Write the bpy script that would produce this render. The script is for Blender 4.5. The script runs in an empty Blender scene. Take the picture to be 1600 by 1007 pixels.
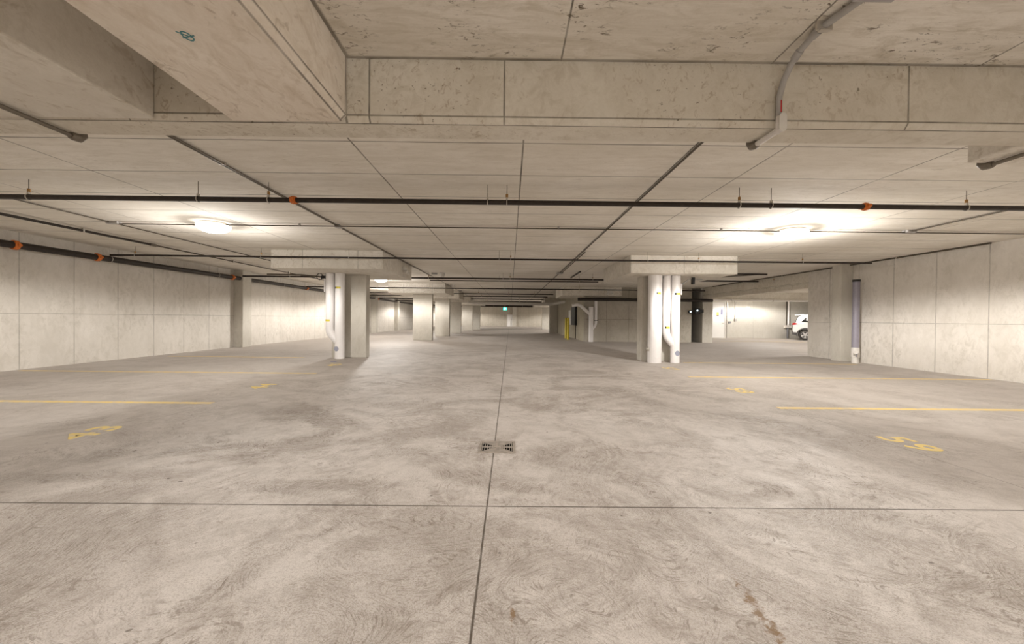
import bpy, bmesh, math, random
from mathutils import Vector, Matrix
random.seed(7)
S = bpy.context.scene
COL = S.collection

# ------------------------------------------------------------------ camera, world, exposure
EYE = 1.22
cam = bpy.data.cameras.new('camera')
cam.sensor_width = 36.0
cam.lens = 594.0 / 1600.0 * 36.0
cam.clip_start = 0.05
cam.clip_end = 200
camo = bpy.data.objects.new('camera', cam)
COL.objects.link(camo)
camo.matrix_world = (Matrix.Translation((0, 0, EYE))
                     @ Matrix.Rotation(-0.00505, 4, 'Z')
                     @ Matrix.Rotation(math.pi / 2 - 0.00926, 4, 'X')
                     @ Matrix.Rotation(0.010, 4, 'Z'))
S.camera = camo
w = bpy.data.worlds.new('world')
S.world = w
w.use_nodes = True
w.node_tree.nodes['Background'].inputs[0].default_value = (1, 0.93, 0.84, 1)
w.node_tree.nodes['Background'].inputs[1].default_value = 0.0
S.view_settings.view_transform = 'Standard'
S.view_settings.look = 'None'
S.view_settings.gamma = 1
S.view_settings.use_curve_mapping = False
S.view_settings.exposure = 0.42
LAMP_W = 8.2            # strength of one ceiling lamp
LAMP_C = (1.0, 0.96, 0.915)
def lamp_profile():
    """wide batwing spread of a prismatic garage luminaire, as photometric data"""
    ang = list(range(0, 181, 3)); cd = []
    for a in ang:
        c = math.cos(math.radians(a))
        if a <= 90:
            v = min(max(c, 0.0001) ** -1.9, 8.0)
            k = min(max((c - 0.09) / 0.17, 0), 1); k = k * k * (3 - 2 * k)
            v = v * k + 0.7 * (1 - k)
        elif a < 108:
            v = 0.7 + 1.1 * (a - 90) / 18
        else:
            v = max(1.8 - 1.75 * (a - 108) / 17, 0.05)
        cd.append(v * 100)
    return '\n'.join(['IESNA:LM-63-1995', 'TILT=NONE', '1 1000 1 %d 1 1 2 0 0 0' % len(ang), '1 1 100',
                      ' '.join(str(a) for a in ang), '0', ' '.join('%.1f' % v for v in cd), ''])
def lamp_data():
    L = bpy.data.lights.new('lamp_light', 'POINT'); L.shadow_soft_size = 0.16; L.energy = LAMP_W; L.color = LAMP_C
    tx = bpy.data.texts.new('lamp_profile'); tx.write(lamp_profile())
    L.use_nodes = True
    nt = L.node_tree
    ies = nt.nodes.new('ShaderNodeTexIES'); ies.mode = 'INTERNAL'; ies.ies = tx
    ies.inputs['Strength'].default_value = 1.0
    nt.links.new(ies.outputs['Fac'], nt.nodes['Emission'].inputs['Strength'])
    return L

# ------------------------------------------------------------------ node helpers
class NT:
    def __init__(s, name):
        s.m = bpy.data.materials.new(name)
        s.m.use_nodes = True
        s.t = s.m.node_tree
        s.b = s.t.nodes['Principled BSDF']
        g = s.t.nodes.new('ShaderNodeNewGeometry')
        s.pos = g.outputs['Position']
        sep = s.t.nodes.new('ShaderNodeSeparateXYZ')
        s.t.links.new(s.pos, sep.inputs[0])
        s.xyz = sep.outputs
        s.nrm = g.outputs['True Normal']
    def put(s, inp, v):
        if hasattr(v, 'is_linked') or isinstance(v, bpy.types.NodeSocket):
            s.t.links.new(v, inp)
        else:
            inp.default_value = v
    def math(s, op, a, b=0.0, c=0.0, clamp=False):
        n = s.t.nodes.new('ShaderNodeMath'); n.operation = op; n.use_clamp = clamp
        s.put(n.inputs[0], a); s.put(n.inputs[1], b); s.put(n.inputs[2], c)
        return n.outputs[0]
    def comb(s, x, y, z):
        n = s.t.nodes.new('ShaderNodeCombineXYZ')
        s.put(n.inputs[0], x); s.put(n.inputs[1], y); s.put(n.inputs[2], z)
        return n.outputs[0]
    def scalev(s, v, k):
        n = s.t.nodes.new('ShaderNodeVectorMath'); n.operation = 'MULTIPLY'
        s.put(n.inputs[0], v); n.inputs[1].default_value = k
        return n.outputs[0]
    def addv(s, v, k):
        n = s.t.nodes.new('ShaderNodeVectorMath'); n.operation = 'ADD'
        s.put(n.inputs[0], v); s.put(n.inputs[1], k)
        return n.outputs[0]
    def noise(s, v, scale, detail=3, rough=0.55, dist=0.0):
        n = s.t.nodes.new('ShaderNodeTexNoise')
        s.put(n.inputs['Vector'], v)
        n.inputs['Scale'].default_value = scale
        n.inputs['Detail'].default_value = detail
        n.inputs['Roughness'].default_value = rough
        n.inputs['Distortion'].default_value = dist
        return n.outputs['Fac']
    def ramp(s, v, lo, hi, a=0.0, b=1.0):
        n = s.t.nodes.new('ShaderNodeMapRange')
        s.put(n.inputs[0], v)
        n.inputs[1].default_value = lo; n.inputs[2].default_value = hi
        n.inputs[3].default_value = a; n.inputs[4].default_value = b
        n.clamp = True
        return n.outputs[0]
    def mix(s, f, a, b, mode='MIX'):
        n = s.t.nodes.new('ShaderNodeMix'); n.data_type = 'RGBA'; n.blend_type = mode
        s.put(n.inputs[0], f)
        s.put(n.inputs[6], a if not isinstance(a, tuple) else (*a, 1))
        s.put(n.inputs[7], b if not isinstance(b, tuple) else (*b, 1))
        return n.outputs[2]
    def line(s, coord, off, spacing, width, soft=None):
        """1 on lines at off + k*spacing"""
        d = s.math('PINGPONG', s.math('SUBTRACT', coord, off), spacing / 2)
        return s.ramp(d, width * 0.35, soft or width, 1.0, 0.0)
    def at(s, coord, off, width, soft=None):
        d = s.math('ABSOLUTE', s.math('SUBTRACT', coord, off))
        return s.ramp(d, width * 0.35, soft or width, 1.0, 0.0)
    def bump(s, h, strength, dist=0.01):
        n = s.t.nodes.new('ShaderNodeBump')
        n.inputs['Strength'].default_value = strength
        n.inputs['Distance'].default_value = dist
        s.put(n.inputs['Height'], h)
        s.t.links.new(n.outputs[0], s.b.inputs['Normal'])
    def out(s, col, rough=0.85, spec=0.25):
        s.put(s.b.inputs['Base Color'], col if not isinstance(col, tuple) else (*col, 1))
        s.put(s.b.inputs['Roughness'], rough)
        s.b.inputs['Specular IOR Level'].default_value = spec
        return s.m

def sep_(n, v):
    q = n.t.nodes.new('ShaderNodeSeparateXYZ'); n.t.links.new(v, q.inputs[0]); return q.outputs[2]
def blotch(n, P, seed, stretch):
    v = n.addv(n.scalev(P, stretch), (seed, seed * 1.7, seed * 0.6))
    return v

def concrete(name, base, dark, seed=0.0, stretch=(1, 1, 1), joints=(), pits=0.35, jointdark=0.55, grain=1.0,
             marks=None, stain=0.5):
    """formed concrete. joints = (axis, offset, spacing or None, width)"""
    n = NT(name)
    P = blotch(n, n.pos, seed, (1, 1, 1))
    V = blotch(n, n.pos, seed + 3, stretch)
    big = n.noise(P, 0.55, 3, 0.5)
    med = n.noise(V, 2.3, 5, 0.62, 0.4)
    fine = n.noise(P, 55, 3, 0.7)
    c = n.mix(n.ramp(big, 0.3, 0.72), base, tuple(0.55 * a + 0.45 * b for a, b in zip(base, dark)))
    c = n.mix(n.ramp(med, 0.42, 0.78, 0, stain), c, dark)
    c = n.mix(n.ramp(fine, 0.3, 0.75, 0, 0.22 * grain), c, dark)
    mot = n.noise(n.addv(V, (4, 9, 1)), 8.5, 6, 0.72, 0.7)
    c = n.mix(n.math('MULTIPLY', n.ramp(mot, 0.46, 0.66), n.ramp(n.noise(P, 1.3, 2), 0.35, 0.6, 0.3, 1.0)), c, tuple(0.2 * a + 0.8 * b for a, b in zip(base, dark)))
    # small dark pits and rust flecks in clusters
    pn = n.noise(V, 26, 2, 0.6)
    cl = n.noise(P, 1.1, 2, 0.5)
    pit = n.math('MULTIPLY', n.ramp(pn, 0.69, 0.74), n.ramp(cl, 0.5, 0.62))
    c = n.mix(n.math('MULTIPLY', pit, pits), c, (0.12, 0.085, 0.05))
    if marks:
        mz = n.noise(n.addv(n.scalev(n.pos, marks), (seed, 2, 5)), 7, 3, 0.7, 1.0)
        mk = n.math('MULTIPLY', n.ramp(mz, 0.57, 0.66), n.ramp(n.noise(P, 1.1, 2), 0.40, 0.58))
        c = n.mix(n.math('MULTIPLY', mk, 0.42), c, (0.30, 0.21, 0.12))
    jm = None
    side = n.math('ABSOLUTE', sep_(n, n.nrm))
    for ax, off, sp, wd in joints:
        co = n.xyz['XYZ'.index(ax)]
        l = n.line(co, off, sp, wd) if sp else n.at(co, off, wd)
        l = n.math('MULTIPLY', l, n.ramp(side, 0.86, 0.93, 1, 0))
        jm = l if jm is None else n.math('MAXIMUM', jm, l)
    h = n.math('ADD', n.math('MULTIPLY', fine, 0.5), n.math('MULTIPLY', med, 0.6))
    if jm is not None:
        wear = n.ramp(n.noise(P, 3.0, 3), 0.35, 0.6, 0.55, 1.0)
        c = n.mix(n.math('MULTIPLY', n.math('MULTIPLY', jm, wear), jointdark), c, (0.07, 0.055, 0.035))
        h = n.math('SUBTRACT', h, n.math('MULTIPLY', jm, 1.0))
    n.bump(h, 0.35, 0.01)
    return n.out(c, 0.88, 0.2)

def plain(name, col, rough=0.5, metal=0.0, var=0.12, emit=None, es=0.0, spec=0.4, scale=14):
    n = NT(name)
    f = n.noise(n.pos, scale, 3, 0.6)
    c = n.mix(n.ramp(f, 0.3, 0.75, 0, 1), col, tuple(x * (1 - var) for x in col))
    n.b.inputs['Metallic'].default_value = metal
    if emit:
        n.b.inputs['Emission Color'].default_value = (*emit, 1)
        n.b.inputs['Emission Strength'].default_value = es
    return n.out(c, rough, spec)

# ------------------------------------------------------------------ materials
CB = (0.60, 0.555, 0.49); CD = (0.36, 0.32, 0.255)
M = {}
def make_ceiling():
    n = NT('ceiling_panels')
    P = n.pos
    x, y, z = n.xyz[0], n.xyz[1], n.xyz[2]
    base = (0.88, 0.84, 0.775); dark = (0.58, 0.525, 0.43)
    V = n.scalev(P, (0.4, 2.4, 1))
    big = n.noise(P, 0.6, 3, 0.5)
    med = n.noise(V, 2.6, 6, 0.65, 0.5)
    fine = n.noise(P, 60, 3, 0.7)
    c = n.mix(n.ramp(big, 0.3, 0.7, 0, 0.5), base, dark)
    c = n.mix(n.ramp(med, 0.45, 0.75, 0, 0.5), c, dark)
    c = n.mix(n.ramp(fine, 0.35, 0.75, 0, 0.18), c, dark)
    near = n.ramp(y, 2.7, 2.75, 1, 0)
    far = n.math('SUBTRACT', 1.0, near)
    # near bay: trowel flecks and ply marks
    f1 = n.ramp(n.noise(n.scalev(P, (1, 2.2, 1)), 15, 4, 0.75, 0.6), 0.57, 0.65)
    cl = n.ramp(n.noise(P, 1.7, 3, 0.6), 0.47, 0.6)
    c = n.mix(n.math('MULTIPLY', n.math('MULTIPLY', f1, cl), n.math('ADD', n.math('MULTIPLY', near, 0.80), 0.12)), c, (0.11, 0.075, 0.04))
    streak = n.ramp(n.noise(n.scalev(P, (1.2, 40, 1)), 3, 3, 0.6), 0.45, 0.8)
    c = n.mix(n.math('MULTIPLY', streak, n.math('MULTIPLY', near, 0.35)), c, dark)
    m2 = n.ramp(n.noise(n.scalev(P, (0.6, 2.5, 1)), 8, 3, 0.7, 1.2), 0.66, 0.72)
    c = n.mix(n.math('MULTIPLY', m2, 0.3), c, (0.2, 0.16, 0.1))
    mo = n.ramp(n.noise(n.scalev(P, (0.5, 1.6, 1)), 7, 6, 0.72, 0.8), 0.46, 0.68)
    c = n.mix(n.math('MULTIPLY', mo, n.math('ADD', n.math('MULTIPLY', near, 0.45), 0.40)), c, dark)
    # joints, and dark lines along the corners with the near beams
    j = n.math('MULTIPLY', n.line(y, 4.69, 0.86, 0.011), far)
    j = n.math('MULTIPLY', j, 1.0)
    for off, s in ((0.115, 1), (-1.615, 1), (-3.34, .6), (-5.14, .9), (-6.9, .7), (-8.65, .7), (1.845, 1), (2.77, .8), (4.53, .9), (6.27, .8), (8.0, .6)):
        a = n.math('MULTIPLY', n.at(x, off, 0.012), far)
        j = n.math('MAXIMUM', j, n.math('MULTIPLY', a, s))
    for off in (0.33, 1.77, 3.19, -3.4):
        j = n.math('MAXIMUM', j, n.math('MULTIPLY', n.at(x, off, 0.008), near))
    j = n.math('MAXIMUM', j, n.math('MULTIPLY', n.at(y, 2.60, 0.022), 0.8))
    j = n.math('MAXIMUM', j, n.math('MULTIPLY', n.math('MULTIPLY', n.at(x, -1.12, 0.022), near), 0.8))
    wear = n.ramp(n.noise(P, 2.5, 3), 0.3, 0.6, 0.5, 0.95)
    c = n.mix(n.math('MULTIPLY', n.math('MULTIPLY', j, wear), 0.92), c, (0.07, 0.055, 0.035))
    h = n.math('SUBTRACT', n.math('ADD', n.math('MULTIPLY', fine, 0.4), n.math('MULTIPLY', med, 0.5)), j)
    n.bump(h, 0.35, 0.008)
    return n.out(c, 0.86, 0.2)
M['ceil'] = make_ceiling()

M['wall_l'] = concrete('wall_concrete_left', (0.78, 0.735, 0.675), (0.50, 0.46, 0.395), 4.0, (1, 1, 0.6),
    [('Y', 8.30, 1.04, 0.016), ('Z', 1.22, None, 0.013)], jointdark=0.38, pits=0.25, stain=0.45)
M['wall_r'] = concrete('wall_concrete_right', (0.78, 0.735, 0.675), (0.50, 0.46, 0.395), 9.0, (1, 1, 0.6),
    [('Y', 9.33, 1.04, 0.016), ('Z', 1.20, None, 0.013)], jointdark=0.38, pits=0.5, stain=0.45)
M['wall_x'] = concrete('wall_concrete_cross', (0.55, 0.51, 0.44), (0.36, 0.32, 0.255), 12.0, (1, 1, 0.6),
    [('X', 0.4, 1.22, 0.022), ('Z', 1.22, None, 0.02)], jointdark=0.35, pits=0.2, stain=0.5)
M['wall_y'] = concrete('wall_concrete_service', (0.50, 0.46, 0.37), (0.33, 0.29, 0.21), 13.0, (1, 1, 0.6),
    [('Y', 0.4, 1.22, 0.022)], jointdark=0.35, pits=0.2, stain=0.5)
M['wall_pale'] = concrete('wall_concrete_pale', (0.68, 0.65, 0.59), (0.52, 0.49, 0.43), 15.0, (1, 1, 0.6),
    [('X', 0.4, 2.4, 0.02)], jointdark=0.25, pits=0.1, stain=0.3)
M['beam'] = concrete('beam_concrete', (0.76, 0.72, 0.64), (0.50, 0.445, 0.35), 20.0, (1, 1, 1),
    [('X', -0.975, None, 0.008), ('X', -0.055, None, 0.008), ('X', 2.72, None, 0.008), ('X', -2.62, None, 0.008), ('Z', 2.597, None, 0.007), ('Z', 2.552, None, 0.004), ('X', -1.135, None, 0.012)], jointdark=0.8, pits=0.8, marks=(2.6, 2.6, 2.0), stain=0.4)  # Z lines darken the chamfer edges, the last X line the beam corner
M['beam_long'] = concrete('beam_concrete_long', (0.88, 0.82, 0.74), (0.58, 0.49, 0.38), 24.0, (1.3, 0.6, 1),
    [('Z', 2.594, None, 0.008), ('Z', 2.556, None, 0.006), ('Y', 2.595, None, 0.012)], jointdark=0.75, pits=0.5, marks=(1.5, 1, 1), stain=0.45)  # dark lines along the chamfer edges and at the cross beam corner
M['drop'] = concrete('drop_panel_concrete', (0.84, 0.80, 0.73), (0.52, 0.47, 0.39), 28.0, (1, 1, 1),
    [('X', 0.35, 1.46, 0.012), ('Y', 0.35, 1.46, 0.012)], jointdark=0.5, pits=0.4, marks=(1.2, 1, 1), stain=0.45)
M['column'] = concrete('column_concrete', (0.64, 0.605, 0.54), (0.46, 0.425, 0.36), 31.0, (1, 1, 0.5), [], pits=0.3, stain=0.4)

def make_floor():
    n = NT('floor_concrete')
    P = n.pos
    x, y = n.xyz[0], n.xyz[1]
    base = (0.53, 0.48, 0.44); dark = (0.20, 0.165, 0.133); light = (0.58, 0.535, 0.495)
    warp = n.noise(n.addv(P, (3.1, 8.2, 0)), 0.55, 1, 0.45, 1.6)
    warp2 = n.noise(n.addv(P, (13.1, 2.2, 0)), 1.15, 1, 0.5, 1.0)
    # broken trowel strokes that follow the contours of the warp fields
    sw = n.noise(n.comb(n.math('MULTIPLY', warp, 26), n.math('MULTIPLY', x, 2.2), n.math('MULTIPLY', y, 2.2)), 1.6, 5, 0.72)
    sw2 = n.noise(n.comb(n.math('MULTIPLY', warp, 190), n.math('MULTIPLY', x, 9), n.math('MULTIPLY', y, 9)), 1.6, 4, 0.75)
    sw3 = n.noise(n.comb(n.math('MULTIPLY', warp2, 120), n.math('MULTIPLY', x, 10), n.math('MULTIPLY', y, 10)), 1.5, 4, 0.72)
    big = n.noise(n.addv(P, (1, 5, 0)), 0.45, 4, 0.55, 0.5)
    area = n.noise(n.addv(P, (7, 1, 0)), 1.2, 4, 0.62, 0.9)
    area2 = n.noise(n.addv(P, (17, 4, 0)), 0.8, 3, 0.6, 1.4)
    fine = n.noise(P, 85, 4, 0.85)
    c = n.mix(n.ramp(big, 0.35, 0.68), base, light)
    amt = n.ramp(area, 0.44, 0.62, 0.12, 1.0)
    amt2 = n.ramp(area2, 0.46, 0.62, 0.05, 1.0)
    mid = n.ramp(n.math('ABSOLUTE', n.math('SUBTRACT', x, -0.1)), 2.2, 5.0, 1.0, 0.45)
    mid = n.math('MULTIPLY', mid, n.ramp(y, 3, 16, 1.0, 0.35))
    amt = n.math('MULTIPLY', amt, mid); amt2 = n.math('MULTIPLY', amt2, mid)
    c = n.mix(n.math('MULTIPLY', amt2, 0.34), c, dark)
    c = n.mix(n.math('MULTIPLY', n.ramp(n.noise(n.addv(P, (2, 2, 0)), 5, 5, 0.7, 0.8), 0.45, 0.7), n.math('MULTIPLY', mid, 0.36)), c, dark)
    c = n.mix(n.math('MULTIPLY', n.ramp(sw, 0.46, 0.70), n.math('MULTIPLY', amt, 0.55)), c, dark)
    c = n.mix(n.math('MULTIPLY', n.ramp(sw2, 0.53, 0.61), n.math('MULTIPLY', amt2, 0.90)), c, dark)
    c = n.mix(n.math('MULTIPLY', n.ramp(sw3, 0.54, 0.62), n.math('MULTIPLY', amt, 0.75)), c, dark)
    c = n.mix(n.math('MULTIPLY', n.ramp(sw, 0.30, 0.42, 1, 0), 0.15), c, (0.74, 0.69, 0.63))
    c = n.mix(n.math('MULTIPLY', n.ramp(n.math('ADD', n.math('MULTIPLY', fine, 0.6), n.math('MULTIPLY', n.noise(P, 31, 4, 0.8), 0.4)), 0.50, 0.60), n.math('MULTIPLY', n.math('MULTIPLY', mid, n.ramp(area2, 0.38, 0.6, 0.45, 1.0)), 0.62)), c, (0.21, 0.17, 0.135))
    grit = n.ramp(n.noise(P, 150, 3, 0.7), 0.50, 0.60)
    c = n.mix(n.math('MULTIPLY', grit, n.math('MULTIPLY', mid, n.ramp(area2, 0.35, 0.6, 0.25, 0.6))), c, dark)
    dots = n.ramp(n.noise(P, 16, 1, 0.4), 0.775, 0.80)
    c = n.mix(n.math('MULTIPLY', dots, 0.7), c, (0.10, 0.08, 0.06))
    # a brown stain with a ragged outline, and a smaller one at the joint
    for sx, sy, rx, ry, rot, seed in ((1.055, 1.57, 0.034, 0.20, 0.30, 2.0), (0.02, 1.545, 0.014, 0.05, 0.0, 6.0)):
        dx = n.math('SUBTRACT', x, sx); dy = n.math('SUBTRACT', y, sy)
        u = n.math('ADD', dx, n.math('MULTIPLY', dy, -rot * 0.4))
        d = n.math('ADD', n.math('POWER', n.math('ABSOLUTE', n.math('DIVIDE', u, rx)), 2.0),
                   n.math('POWER', n.math('ABSOLUTE', n.math('DIVIDE', dy, ry)), 2.0))
        rag = n.noise(n.addv(P, (seed, 0, 0)), 24, 4, 0.75)
        m = n.ramp(n.math('ADD', d, n.math('MULTIPLY', rag, 7.0)), 3.3, 4.3, 1, 0)
        c = n.mix(n.math('MULTIPLY', m, 0.9), c, (0.19, 0.115, 0.055))
    # sawn joints, and a broad dark band across the far aisle
    inaisle = n.ramp(x, 10.45, 10.5, 1, 0)
    j = n.at(x, n.math('ADD', -0.143, n.math('MULTIPLY', n.noise(P, 0.5, 1), 0.01)), 0.0075)
    j = n.math('MAXIMUM', j, n.at(y, 2.455, 0.009))
    j = n.math('MAXIMUM', j, n.math('MULTIPLY', n.at(x, 3.82, 0.006), 0.55))
    j = n.math('MAXIMUM', j, n.math('MULTIPLY', n.at(x, -4.12, 0.006), 0.3))
    j = n.math('MAXIMUM', j, n.math('MULTIPLY', n.at(y, 14.8, 0.02), 0.4))
    j = n.math('MAXIMUM', j, n.math('MULTIPLY', n.at(y, 31.4, 0.09), 0.7))
    wear = n.ramp(n.noise(P, 6, 3), 0.3, 0.5, 0.75, 1.0)
    c = n.mix(n.math('MULTIPLY', n.math('MULTIPLY', j, wear), 0.92), c, (0.06, 0.045, 0.03))
    h = n.math('ADD', n.math('MULTIPLY', fine, 0.5), n.math('MULTIPLY', sw2, 0.6))
    h = n.math('SUBTRACT', h, n.math('MULTIPLY', j, 1.5))
    n.bump(h, 0.30, 0.006)
    return n.out(c, n.ramp(sw, 0.3, 0.7, 0.62, 0.85), 0.3)
M['floor'] = make_floor()

def make_paint(name, col, wearat):
    n = NT(name)
    P = n.pos
    f = n.noise(P, 9, 5, 0.75, 0.4)
    f2 = n.noise(P, 60, 3, 0.7)
    wear = n.math('MULTIPLY', n.ramp(n.math('ADD', n.math('MULTIPLY', f, 0.7), n.math('MULTIPLY', f2, 0.3)), wearat, wearat + 0.12), 0.75)
    c = n.mix(wear, col, (0.60, 0.53, 0.44))
    return n.out(c, 0.7, 0.3)
M['paint'] = make_paint('yellow_paint', (0.82, 0.62, 0.24), 0.47)
M['paint2'] = make_paint('yellow_number_paint', (0.80, 0.62, 0.22), 0.50)
M['blackpipe'] = plain('black_steel', (0.045, 0.035, 0.028), 0.45, 0.3, 0.4)
M['brownpipe'] = plain('galvanised_conduit', (0.22, 0.19, 0.15), 0.45, 0.5, 0.3)
M['darkconduit'] = plain('dark_conduit', (0.12, 0.10, 0.075), 0.5, 0.3, 0.3)
M['conduit'] = plain('grey_pvc', (0.42, 0.40, 0.38), 0.5, 0.0, 0.15)
M['conduitpale'] = plain('pale_pvc', (0.66, 0.62, 0.58), 0.5, 0.0, 0.1)
M['zinc'] = plain('zinc_steel', (0.62, 0.58, 0.52), 0.4, 0.6, 0.2)
M['brass'] = plain('brass', (0.45, 0.26, 0.10), 0.4, 0.6, 0.3)
M['orange'] = plain('orange_enamel', (0.75, 0.20, 0.035), 0.45, 0.0, 0.35)
M['white'] = plain('white_pvc', (0.85, 0.82, 0.80), 0.35, 0.0, 0.05)
M['offwhite'] = plain('off_white_pvc', (0.72, 0.69, 0.64), 0.4, 0.0, 0.08)
M['violet'] = plain('grey_violet_pvc', (0.30, 0.28, 0.33), 0.35, 0.0, 0.15)
M['black'] = plain('black_plastic', (0.02, 0.018, 0.016), 0.5, 0.0, 0.2)
M['grey'] = plain('mid_grey_plastic', (0.25, 0.25, 0.27), 0.5, 0.0, 0.2)
M['stickery'] = plain('yellow_sticker', (0.72, 0.60, 0.06), 0.5, 0.0, 0.1)
M['stickero'] = plain('orange_sticker', (0.85, 0.50, 0.10), 0.5, 0.0, 0.1)
M['stickerb'] = plain('blue_grey_sticker', (0.16, 0.15, 0.28), 0.5, 0.0, 0.1)
M['stickerg'] = plain('grey_sticker', (0.38, 0.39, 0.47), 0.5, 0.0, 0.3, scale=60)
M['paper'] = plain('white_paper', (0.82, 0.80, 0.79), 0.6, 0.0, 0.04)
M['door'] = plain('white_door_paint', (0.84, 0.82, 0.79), 0.45, 0.0, 0.04)
M['yellow'] = plain('bollard_yellow', (0.72, 0.58, 0.06), 0.5, 0.0, 0.2)
M['iron'] = plain('cast_iron', (0.36, 0.31, 0.26), 0.6, 0.15, 0.35)
M['pit'] = plain('drain_pit', (0.03, 0.025, 0.02), 0.9)
M['lens'] = plain('lamp_lens', (0.9, 0.9, 0.9), 0.4, 0, 0.02, (1.0, 0.97, 0.90), 4.5)
M['rim'] = plain('lamp_rim', (0.75, 0.72, 0.68), 0.4)
M['carwhite'] = plain('car_white_paint', (0.86, 0.85, 0.83), 0.22, 0.0, 0.02, spec=0.6)
M['carglass'] = plain('car_dark_glass', (0.03, 0.03, 0.03), 0.1, 0.0, 0.1, spec=0.7)
M['cartrim'] = plain('car_grey_plastic', (0.09, 0.085, 0.08), 0.55)
M['tyre'] = plain('tyre_rubber', (0.045, 0.04, 0.036), 0.8)
M['alloy'] = plain('alloy', (0.6, 0.58, 0.56), 0.3, 0.6, 0.1)
M['red'] = plain('tail_lamp_red', (0.55, 0.02, 0.02), 0.25)
M['exit'] = plain('exit_green', (0.0, 0.35, 0.20), 0.4, 0, 0.02, (0.03, 0.75, 0.42), 4.0)
M['exitw'] = plain('exit_white', (0.9, 1.0, 0.95), 0.4, 0, 0.02, (0.75, 1.0, 0.9), 9.0)
M['led'] = plain('status_led', (0.7, 0.9, 1.0), 0.4, 0, 0.02, (0.6, 0.9, 1.0), 5.0)
M['blue'] = plain('blue_chalk', (0.10, 0.12, 0.42), 0.8)
M['teal'] = plain('teal_marker', (0.10, 0.26, 0.28), 0.8)

# ------------------------------------------------------------------ mesh helpers
def obj(name, bm, mat, parent=None, smooth=False, bevel=0.0):
    me = bpy.data.meshes.new(name)
    bmesh.ops.recalc_face_normals(bm, faces=bm.faces[:])
    if smooth:
        for f in bm.faces: f.smooth = True
    bm.to_mesh(me); bm.free()
    me.materials.append(M[mat])
    o = bpy.data.objects.new(name, me)
    COL.objects.link(o)
    if smooth:
        me.shade_smooth()
        try: me.set_sharp_from_angle(angle=math.radians(40))
        except Exception: pass
    if bevel:
        md = o.modifiers.new('bevel', 'BEVEL'); md.width = bevel; md.segments = 2; md.limit_method = 'ANGLE'
    if parent is not None:
        o.parent = parent
        o.matrix_parent_inverse = Matrix.Identity(4)
        off = parent.matrix_basis.inverted()
        me.transform(off)
    return o
def thing(name, label, cat, loc=(0, 0, 0), rz=0.0, group=None):
    o = bpy.data.objects.new(name, None); COL.objects.link(o)
    o.location = loc; o.rotation_euler = (0, 0, rz); o.empty_display_size = 0.1
    o['label'] = label; o['category'] = cat
    if group: o['group'] = group
    o.matrix_basis = Matrix.Translation(loc) @ Matrix.Rotation(rz, 4, 'Z')
    return o
def tag(o, label, cat, group=None):
    o['label'] = label; o['category'] = cat
    if group: o['group'] = group
    return o
def lab(o, label): o['label'] = label; return o
def struct(name, bm, mat, bevel=0.0, smooth=False):
    o = obj(name, bm, mat, None, smooth, bevel); o['kind'] = 'structure'; return o
def bx(bm, x0, x1, y0, y1, z0, z1):
    v = [bm.verts.new(p) for p in ((x0, y0, z0), (x1, y0, z0), (x1, y1, z0), (x0, y1, z0), (x0, y0, z1), (x1, y0, z1), (x1, y1, z1), (x0, y1, z1))]
    for f in ((0, 3, 2, 1), (4, 5, 6, 7), (0, 1, 5, 4), (1, 2, 6, 5), (2, 3, 7, 6), (3, 0, 4, 7)):
        bm.faces.new([v[i] for i in f])
    return bm
def box(*a): return bx(bmesh.new(), *a)
def fillet(pts, r, seg=7):
    """round the inner corners of a polyline"""
    pts = [Vector(p) for p in pts]
    out = [pts[0]]
    for i in range(1, len(pts) - 1):
        a, b, c = pts[i - 1], pts[i], pts[i + 1]
        u = (a - b); w_ = (c - b)
        k = min(r, u.length * 0.45, w_.length * 0.45)
        p0 = b + u.normalized() * k; p1 = b + w_.normalized() * k
        for j in range(seg + 1):
            t = j / seg
            out.append((1 - t) ** 2 * p0 + 2 * t * (1 - t) * b + t * t * p1)
    out.append(pts[-1])
    return out
def tube(bm, pts, r, n=12, caps=True):
    pts = [Vector(p) for p in pts]
    rs = r if isinstance(r, (list, tuple)) else [r] * len(pts)
    rings = []
    t0 = (pts[1] - pts[0]).normalized()
    ref = Vector((0, 0, 1)) if abs(t0.z) < 0.9 else Vector((0, 1, 0))
    u = t0.cross(ref).normalized()
    for i, p in enumerate(pts):
        if i == 0: t = pts[1] - pts[0]
        elif i == len(pts) - 1: t = pts[-1] - pts[-2]
        else: t = (pts[i + 1] - pts[i]).normalized() + (pts[i] - pts[i - 1]).normalized()
        t.normalize()
        u = (u - t * u.dot(t)).normalized()
        v = t.cross(u)
        rings.append([bm.verts.new(p + (u * math.cos(2 * math.pi * k / n) + v * math.sin(2 * math.pi * k / n)) * rs[i]) for k in range(n)])
    for a, b in zip(rings, rings[1:]):
        for k in range(n):
            bm.faces.new((a[k], a[(k + 1) % n], b[(k + 1) % n], b[k]))
    if caps:
        bm.faces.new(rings[0][::-1]); bm.faces.new(rings[-1])
    return bm
def tb(pts, r, n=12): return tube(bmesh.new(), pts, r, n)
def lathe(bm, prof, cx, cy, n=32, arc=None):
    """prof = [(r,z)...]; arc=(a0,a1) for part of a turn"""
    full = arc is None
    a0, a1 = arc or (0, 2 * math.pi)
    m = n if full else n + 1
    rings = []
    for r, z in prof:
        rings.append([bm.verts.new((cx + r * math.cos(a0 + (a1 - a0) * k / n), cy + r * math.sin(a0 + (a1 - a0) * k / n), z)) for k in range(m)])
    for a, b in zip(rings, rings[1:]):
        for k in range(m if full else m - 1):
            bm.faces.new((a[k], a[(k + 1) % m], b[(k + 1) % m], b[k]))
    bmesh.ops.remove_doubles(bm, verts=bm.verts[:], dist=1e-5)
    return bm
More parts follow.
